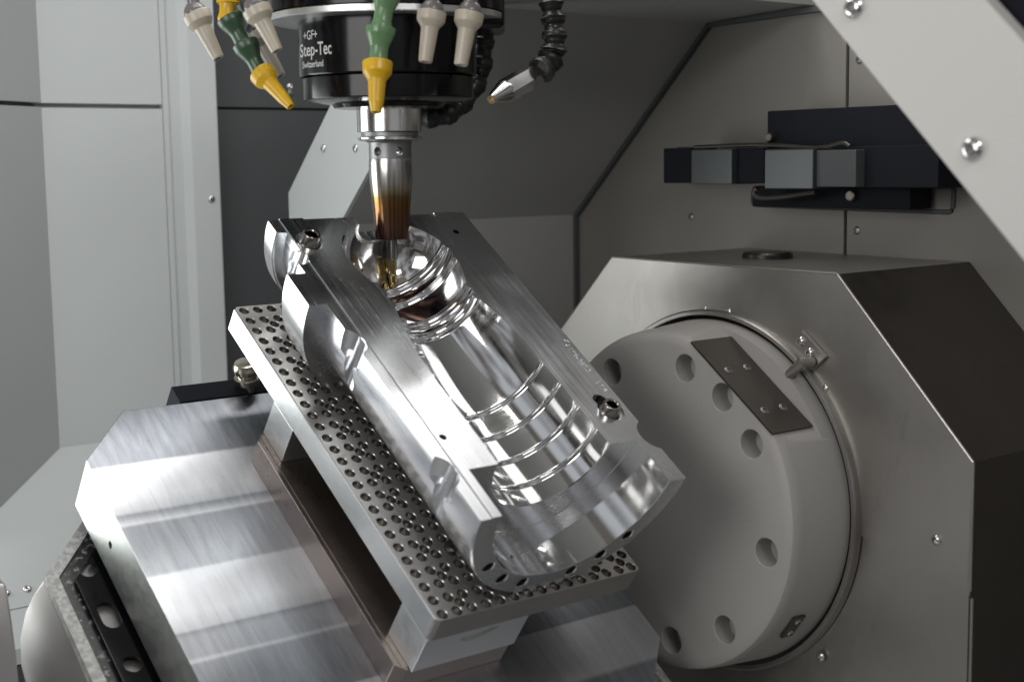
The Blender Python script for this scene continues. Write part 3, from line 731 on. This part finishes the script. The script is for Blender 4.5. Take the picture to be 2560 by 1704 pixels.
body = part('mould_body', g, 'mould', t, 28)
me = body.data; me.materials.append(M['polish'])
for p in me.polygons:
    c = np.array(p.center) / MM + [195, VC, 0]; r = math.hypot(c[1] - VC, c[2] - WC)
    n = p.normal; rad = -(n[1] * (c[1] - VC) + n[2] * (c[2] - WC)) / (r + 1e-6)
    if r < 92.2 and c[2] < WC - .2 and 17.5 < c[0] < 389 and (rad > .3 or (abs(n[0]) > .7 and r < 60 and c[0] < 336)): p.material_index = 1
BUSH = [(-10, 10.6), (6, 11.0), (9, 11.2), (18, 8.2), (18.6, 7.4), (18.6, 6.0), (17.8, 5.2), (-8, 5.2), (-8, .1)]
part('bushing', lathe(BUSH, (39, 18, 103), (39, 18, 130), 40, cap=False), 'bushm', t)
part('bushing', lathe(BUSH, (300, 193, 101.5), (300, 193, 130), 40, cap=False), 'bushm', t)
dots = [(270,265),(305,272),(340,280),(375,300),(300,370),(322,378),(345,385),(380,360),(440,435),(370,468),(480,505),(505,520),(510,575),(550,580),(492,610),(540,630),(560,655),(585,720),(655,688),(635,700),(665,770),(710,765),(650,795),(700,785),(640,740),(775,830),(755,812),(705,865),(745,905),(765,940),(835,900),(825,930),(810,945),(850,912),(1045,1155),(980,1190),(1005,1178),(1095,1235),(1120,1250),(1160,1300),(1190,1330),(1145,1330),(1170,1355),(1205,1345)]
dg = []
for x_, y_ in dots:
    q = hit(TILT, 1380 + x_ / 8.71, 820 + y_ / 8.71, 2, WC - .9)
    dg.append(lathe([(0, .95), (.35, .7), (.5, .1)], (q[0], q[1], WC - .95), (q[0], q[1], WC), 10))
part('peened_number', merge(*dg), 'dot', t)
a = hit(TILT, 1380 + 880 / 8.71, 820 + 1000 / 8.71, 2, WC - .9); b = hit(TILT, 1380 + 1295 / 8.71, 820 + 1375 / 8.71, 2, WC - .9)

# ================================================================== SPINDLE
def zy(py, r=0):                                   # height on the spindle axis seen at photo row py
    rr = ray(974 + (py - 340) * .024, py); k_ = (TOOLP[1] - r) / rr[1]; return rr[2] * k_ - TOOLP[2]
t = thing('spindle_head', 'glossy black milling spindle head with a pale metal ring and printed maker name', 'spindle', SPIN, (0, 0, zy(268)))
zb0, zb1, zb2, zb3, zb4 = zy(268, 40), zy(243, 81), zy(181, 84), zy(37, 85), zy(22, 111)
part('nose', lathe([(zb0, 46), (zb0 + .6, 52), (zb0 + 4, 54), (zb0 + 7, 76), (zb1 + 1, 79)], (0, 0, 0), (0, 0, 1), 96), 'black', t)
part('lower_collar', lathe([(zb1, 78), (zb1 + 1, 80.5), (zb1 + 2, 81), (zb2 - 1, 81), (zb2 - .2, 79)], (0, 0, 0), (0, 0, 1), 128), 'black', t)
part('main_barrel', lathe([(zb2, 80), (zb2 + .6, 83.4), (zb2 + 2, 84.3), (zb3 + 4, 84.3)], (0, 0, 0), (0, 0, 1), 128), 'black', t)
part('trim_ring', lathe([(zb3 + 1, 80), (zb3 + 1.2, 110), (zb3 + 2, 111), (zb3 + 7, 111), (zb3 + 7.8, 109)], (0, 0, 0), (0, 0, 1), 160), 'edge', t)
part('upper_housing', lathe([(zb3 + 8, 100), (zb3 + 8.2, 112), (zb3 + 60, 112), (zb3 + 62, 100)], (0, 0, 0), (0, 0, 1), 128), 'black', t)
part('side_boss', box((60, -20, zb3 - 7), (112, 70, zb3 + 30), 6, 3), 'black', t)
FT = bpy.data.fonts.load if False else None
def lettering(text, size, px_c, py_c, wid):
    """flat print wrapped round the barrel"""
    cu = bpy.data.curves.new('txt', 'FONT'); cu.body = text; cu.size = size; cu.align_x = 'CENTER'; cu.align_y = 'CENTER'; cu.resolution_u = 4; cu.offset = size * .014
    o = bpy.data.objects.new('txt', cu); COL.objects.link(o)
    dg_ = bpy.context.evaluated_depsgraph_get(); me = o.evaluated_get(dg_).to_mesh()
    bm = bmesh.new(); bm.from_mesh(me); o.evaluated_get(dg_).to_mesh_clear()
    bmesh.ops.triangulate(bm, faces=bm.faces)
    for _ in range(2): bmesh.ops.subdivide_edges(bm, edges=[e_ for e_ in bm.edges if e_.calc_length() > size * .12], cuts=1, use_grid_fill=False); bmesh.ops.triangulate(bm, faces=bm.faces)
    bm.verts.index_update(); v, f = from_bm(bm)
    bpy.data.objects.remove(o); bpy.data.curves.remove(cu)
    R = 84.5
    # angle whose point on the barrel appears at px_c
    best = min(np.linspace(-math.pi, 0, 2000), key=lambda th: abs(1280 + FOC * ((TOOLP + R * np.array([math.cos(th), math.sin(th), 0])) @ CR) / ((TOOLP + R * np.array([math.cos(th), math.sin(th), 0])) @ _f) - px_c))
    p = TOOLP + R * np.array([math.cos(best), math.sin(best), 0])
    rr = ray(px_c, py_c); zc = rr[2] * p[1] / rr[1] - TOOLP[2]
    xs = [q[0] for q in v]; k_ = wid / (max(xs) - min(xs)); xm = (max(xs) + min(xs)) / 2
    thc = math.atan2(-TOOLP[1], -TOOLP[0]); s0 = math.sin(best - thc); out = []
    for x, y, _z in v:
        th = thc + math.asin(max(-.992, min(.9, s0 + (x - xm) * k_ / R)))
        out.append((R * math.cos(th), R * math.sin(th), zc + y))
    return out, f
part('maker_logo', lettering('+GF+', 11.5, 783, 89, 13.4), 'print', t)
part('maker_name', lettering('Step-Tec', 16.6, 794.5, 124, 30.8), 'print', t)
part('maker_country', lettering('Switzerland', 8.2, 787, 161, 20.4), 'print', t)

# ------------------------------------------------------------------ tool holder and cutter
t = thing('tool_holder', 'slim shrink-fit tool holder with brown heat tint clamped in the spindle', 'tool holder', SPIN, (0, 0, zy(598)))
z = zy
part('flange', lathe([(z(330), 24), (z(330) + .01, 30.6), (z(329), 31), (z(272), 31), (z(270), 30)], (0, 0, 0), (0, 0, 1), 96), 'chrome', t)
part('gripper_groove', lathe([(z(341.5), 27), (z(341), 27.2), (z(331), 27.2), (z(330.5), 27)], (0, 0, 0), (0, 0, 1), 96), 'dullst', t)
part('lower_flange', lathe([(z(353), 26), (z(351.5), 29.6), (z(348), 31), (z(344), 31), (z(341.6), 28)], (0, 0, 0), (0, 0, 1), 96), 'chrome', t)
coll = lathe([(z(397), 20.4), (z(360), 20.4), (z(356), 21.2), (z(353.2), 23.5)], (0, 0, 0), (0, 0, 1), 96)
sc_c = []
for a in (-122, -60, 60, 122):
    ca, sa = math.cos(math.radians(a)), math.sin(math.radians(a)); sc_c.append(lathe([(0, 4.2), (16, 4.2)], (26 * ca, 26 * sa, z(379)), (10 * ca, 10 * sa, z(379)), 24))
part('collar', boolean(coll, sc_c), 'dullst', t)
for a in (-122, -60):
    ca, sa = math.cos(math.radians(a)), math.sin(math.radians(a))
    o = part('set_screw', lathe([(0, 3.9), (3, 3.9), (3, 1.8), (1, 1.8), (1, .1)], (12.6 * ca, 12.6 * sa, z(379)), (26 * ca, 26 * sa, z(379)), 24, cap=False), 'chrome', t)
nose = lathe([(z(598), 8), (z(597.8), 15.4), (z(596.5), 16.2), (z(520), 18.2), (z(470), 20.0), (z(440), 20.9), (z(410), 20.9), (z(397.5), 20.5)], (0, 0, 0), (0, 0, 1), 96)
sh = part('shank_sleeve', nose, M['temper'], t)
t = thing('end_mill', 'thin ball nose end mill with gold cutting tip touching the mould cavity', 'milling cutter', SPIN, (0, 0, z(720)))
part('cutter_shank', lathe([(z(597), 4.6), (z(646), 4.6), (z(648), 4.0)], (0, 0, 0), (0, 0, 1), 32), 'carbide', t)
part('cutter_neck', lathe([(z(648.2), 3.7), (z(684), 3.5), (z(688), 4.1)], (0, 0, 0), (0, 0, 1), 32), 'gold', t)
tipv = []; zt, zb_ = z(688), z(720.5); n_ = 22; V = []; F = []
for i in range(n_ + 1):
    s = i / n_; zz = zt + (zb_ - zt) * s; r = 4.4 * (1 if s < .45 else math.sqrt(max(.0, 1 - ((s - .45) / .55) ** 2))) + .05
    for k_ in range(32):
        a = 2 * math.pi * k_ / 32 + s * 1.6; fl = 1 - .38 * max(0, math.cos(2 * a - s * 0)) ** 2 * (1 if k_ % 16 < 9 else .4)
        aa = a; V.append((r * fl * math.cos(aa), r * fl * math.sin(aa), zz))
for i in range(n_):
    for k_ in range(32):
        k2 = (k_ + 1) % 32; F.append((i * 32 + k_, i * 32 + k2, (i + 1) * 32 + k2, (i + 1) * 32 + k_))
F.append(tuple(range(32))[::-1]); F.append(tuple(range(n_ * 32, (n_ + 1) * 32)))
part('cutting_tip', (V, F), 'gold', t)

# ================================================================== COOLANT NOZZLES
CAMF = Fr([[1, 0, 0], [0, 1, 0], [0, 0, 1]], LIFT)
def at(px, py, depth): return ray(px, py) * depth
def socket_seg(a, b, r0, r1, name, material, parent, rim=1.0, sharp=False):
    """modular hose element: a cup at a narrowing to a ball end at b (mm points)"""
    L_ = np.linalg.norm(np.array(b) - np.array(a))
    pr = [(L_ * .14, r0 * .70), (0, r0 * .84), (-.2, r0 * .90), (0, r0), (L_ * .03, r0 * 1.03), (L_ * .17, r0 * 1.0), (L_ * .22, r0 * .95), (L_ * .50, r1 * 1.12), (L_ * .60, r1 * 1.02), (L_ * .85, r1 * 1.02), (L_ * .92, r1 * 1.12), (L_ * 1.0, r1 * 1.2), (L_ * 1.10, r1 * 1.15), (L_ * 1.16, r1 * .8)]
    return part(name, lathe(pr, a, b, 32, cap=False), material, parent, 50)
def tip_seg(a, b, r0, r1, material, parent, cone=False, k1=.17, k2=.30):
    L_ = np.linalg.norm(np.array(b) - np.array(a))
    pr = [(L_ * .12, r0 * .74), (0, r0 * .84), (-.2, r0 * .90), (0, r0), (L_ * .02, r0 * 1.03), (L_ * k1, r0 * 1.0), (L_ * (k1 + .03), r0 * .97), (L_ * k2, r0 * .70), (L_ * (k2 + .03), r0 * .62)]
    if cone: pr += [(L_ * .8, r1 * 1.45), (L_ * .82, r1 * 1.38), (L_, r1)]
    else: pr += [(L_ * .98, r1 * 1.03), (L_, r1 * .9)]
    pr += [(L_, r1 * .55), (L_ * .9, r1 * .5)]
    return part('nozzle_tip', lathe(pr, a, b, 32, cap=False), material, parent, 50)
def ball(c, r, name, material, parent):
    pr = [(-r * math.cos(a), max(.05, r * math.sin(a))) for a in np.linspace(0, math.pi, 16)]
    return part(name, lathe(pr, c, np.array(c) + [0, 0, 1], 24), material, parent, 60)
mmpx = lambda depth: depth / FOC
def beige_nozzle(label, top, bot, depth, r0=35, r1=17, material='beige', cup='greyp', prev=None, kk=1):
    a = at(*top, depth); b = at(*bot, depth * kk); s = mmpx(depth)
    t = thing('coolant_nozzle', label, 'coolant nozzle', CAMF, a, 'snap-together coolant nozzles round the spindle')
    tip_seg(a, b, r0 * s, r1 * s, material, t)
    d = (a - b) / np.linalg.norm(a - b)
    up = (np.array([0, 0, 1.]) + d) ; up /= np.linalg.norm(up)
    c = a + d * 4 * s
    ball(c, r0 * .80 * s, 'ball_joint', cup, t)
    part('hose_segment', lathe([(0, r0 * .5 * s), (22 * s, r0 * .5 * s), (34 * s, r0 * .66 * s), (46 * s, r0 * .9 * s), (70 * s, r0 * .95 * s), (72 * s, r0 * .7 * s), (95 * s, r0 * .5 * s), (120 * s, r0 * .55 * s)], c + up * r0 * .45 * s, c + up * 100, 28), cup, t, 50)
    return t
beige_nozzle('beige coolant nozzle hanging furthest left in front of the pale door edge', (490, 36), (546, 147), 1330, 35, 15)
beige_nozzle('beige coolant nozzle left of the printed spindle name, beside the green hose', (640, 22), (693, 128), 1270, 36, 15)
beige_nozzle('beige coolant nozzle right of the green and yellow hose, nearer the spindle centre', (1080, 30), (1063, 156), 1250, 36, 17)
beige_nozzle('beige coolant nozzle at the right end of the pair, leaning slightly left', (1174, 33), (1152, 164), 1250, 36, 17)
beige_nozzle('beige-brown coolant nozzle, shadow put into its colour, behind the green hose at left', (640, 84), (701, 192), 1480, 33, 15, 'beige_shaded', 'rubber')
# green and yellow hose at left
def hose_thing(label, cat='coolant hose'):
    return thing('coolant_hose', label, cat, CAMF, at(700, 0, 1300), 'green and yellow coolant hoses')
t = hose_thing('hose of yellow and dark green segments with yellow tip, left of the spindle')
D = 1290; s = mmpx(D)
socket_seg(at(571, -28, D), at(567, 46, D), 29 * s, 19 * s, 'hose_segment', 'yellow', t)
part('hex_nut', lathe([(0, 30 * s), (26 * s, 30 * s)], at(570, -16, D), at(570, 20, D), 6), 'yellow', t, 0)
socket_seg(at(573, 44, D), at(610, 112, D), 33 * s, 20 * s, 'hose_segment', 'greend', t)
socket_seg(at(612, 108, D), at(652, 185, D), 33 * s, 19 * s, 'hose_segment', 'greend', t)
tip_seg(at(652, 182, D), at(727, 267, D * .99), 32 * s, 10.5 * s, 'yellow', t, True)
t = hose_thing('coolant hose of light green segments with yellow tip hanging in front of the spindle centre')
D = 1245; s = mmpx(D)
socket_seg(at(968, -24, D), at(954, 66, D), 38 * s, 23 * s, 'hose_segment', 'green', t)
socket_seg(at(952, 70, D), at(945, 158, D), 37 * s, 23 * s, 'hose_segment', 'green', t)
tip_seg(at(944, 156, D), at(940, 281, D * .995), 37 * s, 13 * s, 'yellow', t, True, .2, .34)

# ribbed black hoses
def ribbed(pts, depth, r, label, n=5, wob=.16, pitch=2, name='ribbed_hose'):
    c = spline([at(x, y, depth + dz) for x, y, dz in pts], 14)
    rs = [r * (1 + wob * (math.sin(i * 2 * math.pi / 11.0) + .35 * math.sin(i * 1.9))) for i in range(len(c))]
    return c, rs
t = thing('air_blast_hose', 'black ribbed hose ending in a hexagonal metal nozzle, hanging alone right of the spindle', 'air hose', CAMF, at(1385, 100, 1330))
c, rs = ribbed([(1376, -60, 0), (1378, 10, 0), (1384, 60, 0), (1386, 110, 0), (1378, 146, 0), (1352, 178, -8)], 1330, 26 * .37, '')
rs = [r_ * (1 + .18 * (i / len(rs))) for i, r_ in enumerate(rs)]
part('hose_body', tube(c, rs, 28), 'rubber', t, 60)
a0, a1_, a2_, a3_ = at(1346, 182, 1328), at(1318, 197, 1318), at(1262, 229, 1290), at(1228, 249, 1268)
s = mmpx(1290)
dd = lambda p, q: float(np.linalg.norm(q - p))
ln = dd(a0, a1_)
part('hex_adapter', lathe([(0, 22 * s), (1, 27 * s), (ln - 1, 27 * s), (ln, 24 * s)], a0, a1_, 6), 'chrome', t, 0)
ln = dd(a1_, a2_)
part('hex_nozzle', lathe([(0, 25 * s), (1.2, 31 * s), (ln, 31 * s), (ln + 5, 26 * s)], a1_, a2_, 6), 'chrome', t, 0)
ln = dd(a2_, a3_)
part('nozzle_cone', lathe([(0, 28 * s), (ln * .12, 27.5 * s), (ln * .94, 12.5 * s), (ln, 11 * s), (ln, 6.5 * s), (ln - 2.5, 6 * s)], a2_, a3_, 40, cap=False), 'chrome', t)
part('orifice', lathe([(ln - 2.6, 6.3 * s), (ln - 1.2, 5.6 * s), (ln - 1.0, 3 * s), (ln - 2, 2.5 * s)], a2_, a3_, 24), 'orange', t)
t = thing('ribbed_hose', 'glossy black ribbed hose curling behind the right side of the spindle nose', 'hose', CAMF, at(1200, 150, 1480))
c, rs = ribbed([(1190, -20, 0), (1208, 60, 0), (1206, 120, 0), (1196, 190, 0), (1160, 250, -10), (1115, 285, -20), (1060, 290, -20), (1020, 270, -10)], 1480, 27 * .41, '', wob=.13)
rs = [r_ * 1.0 for r_ in rs]
part('hose_body', tube(c, rs, 28), 'rubber', t, 60)
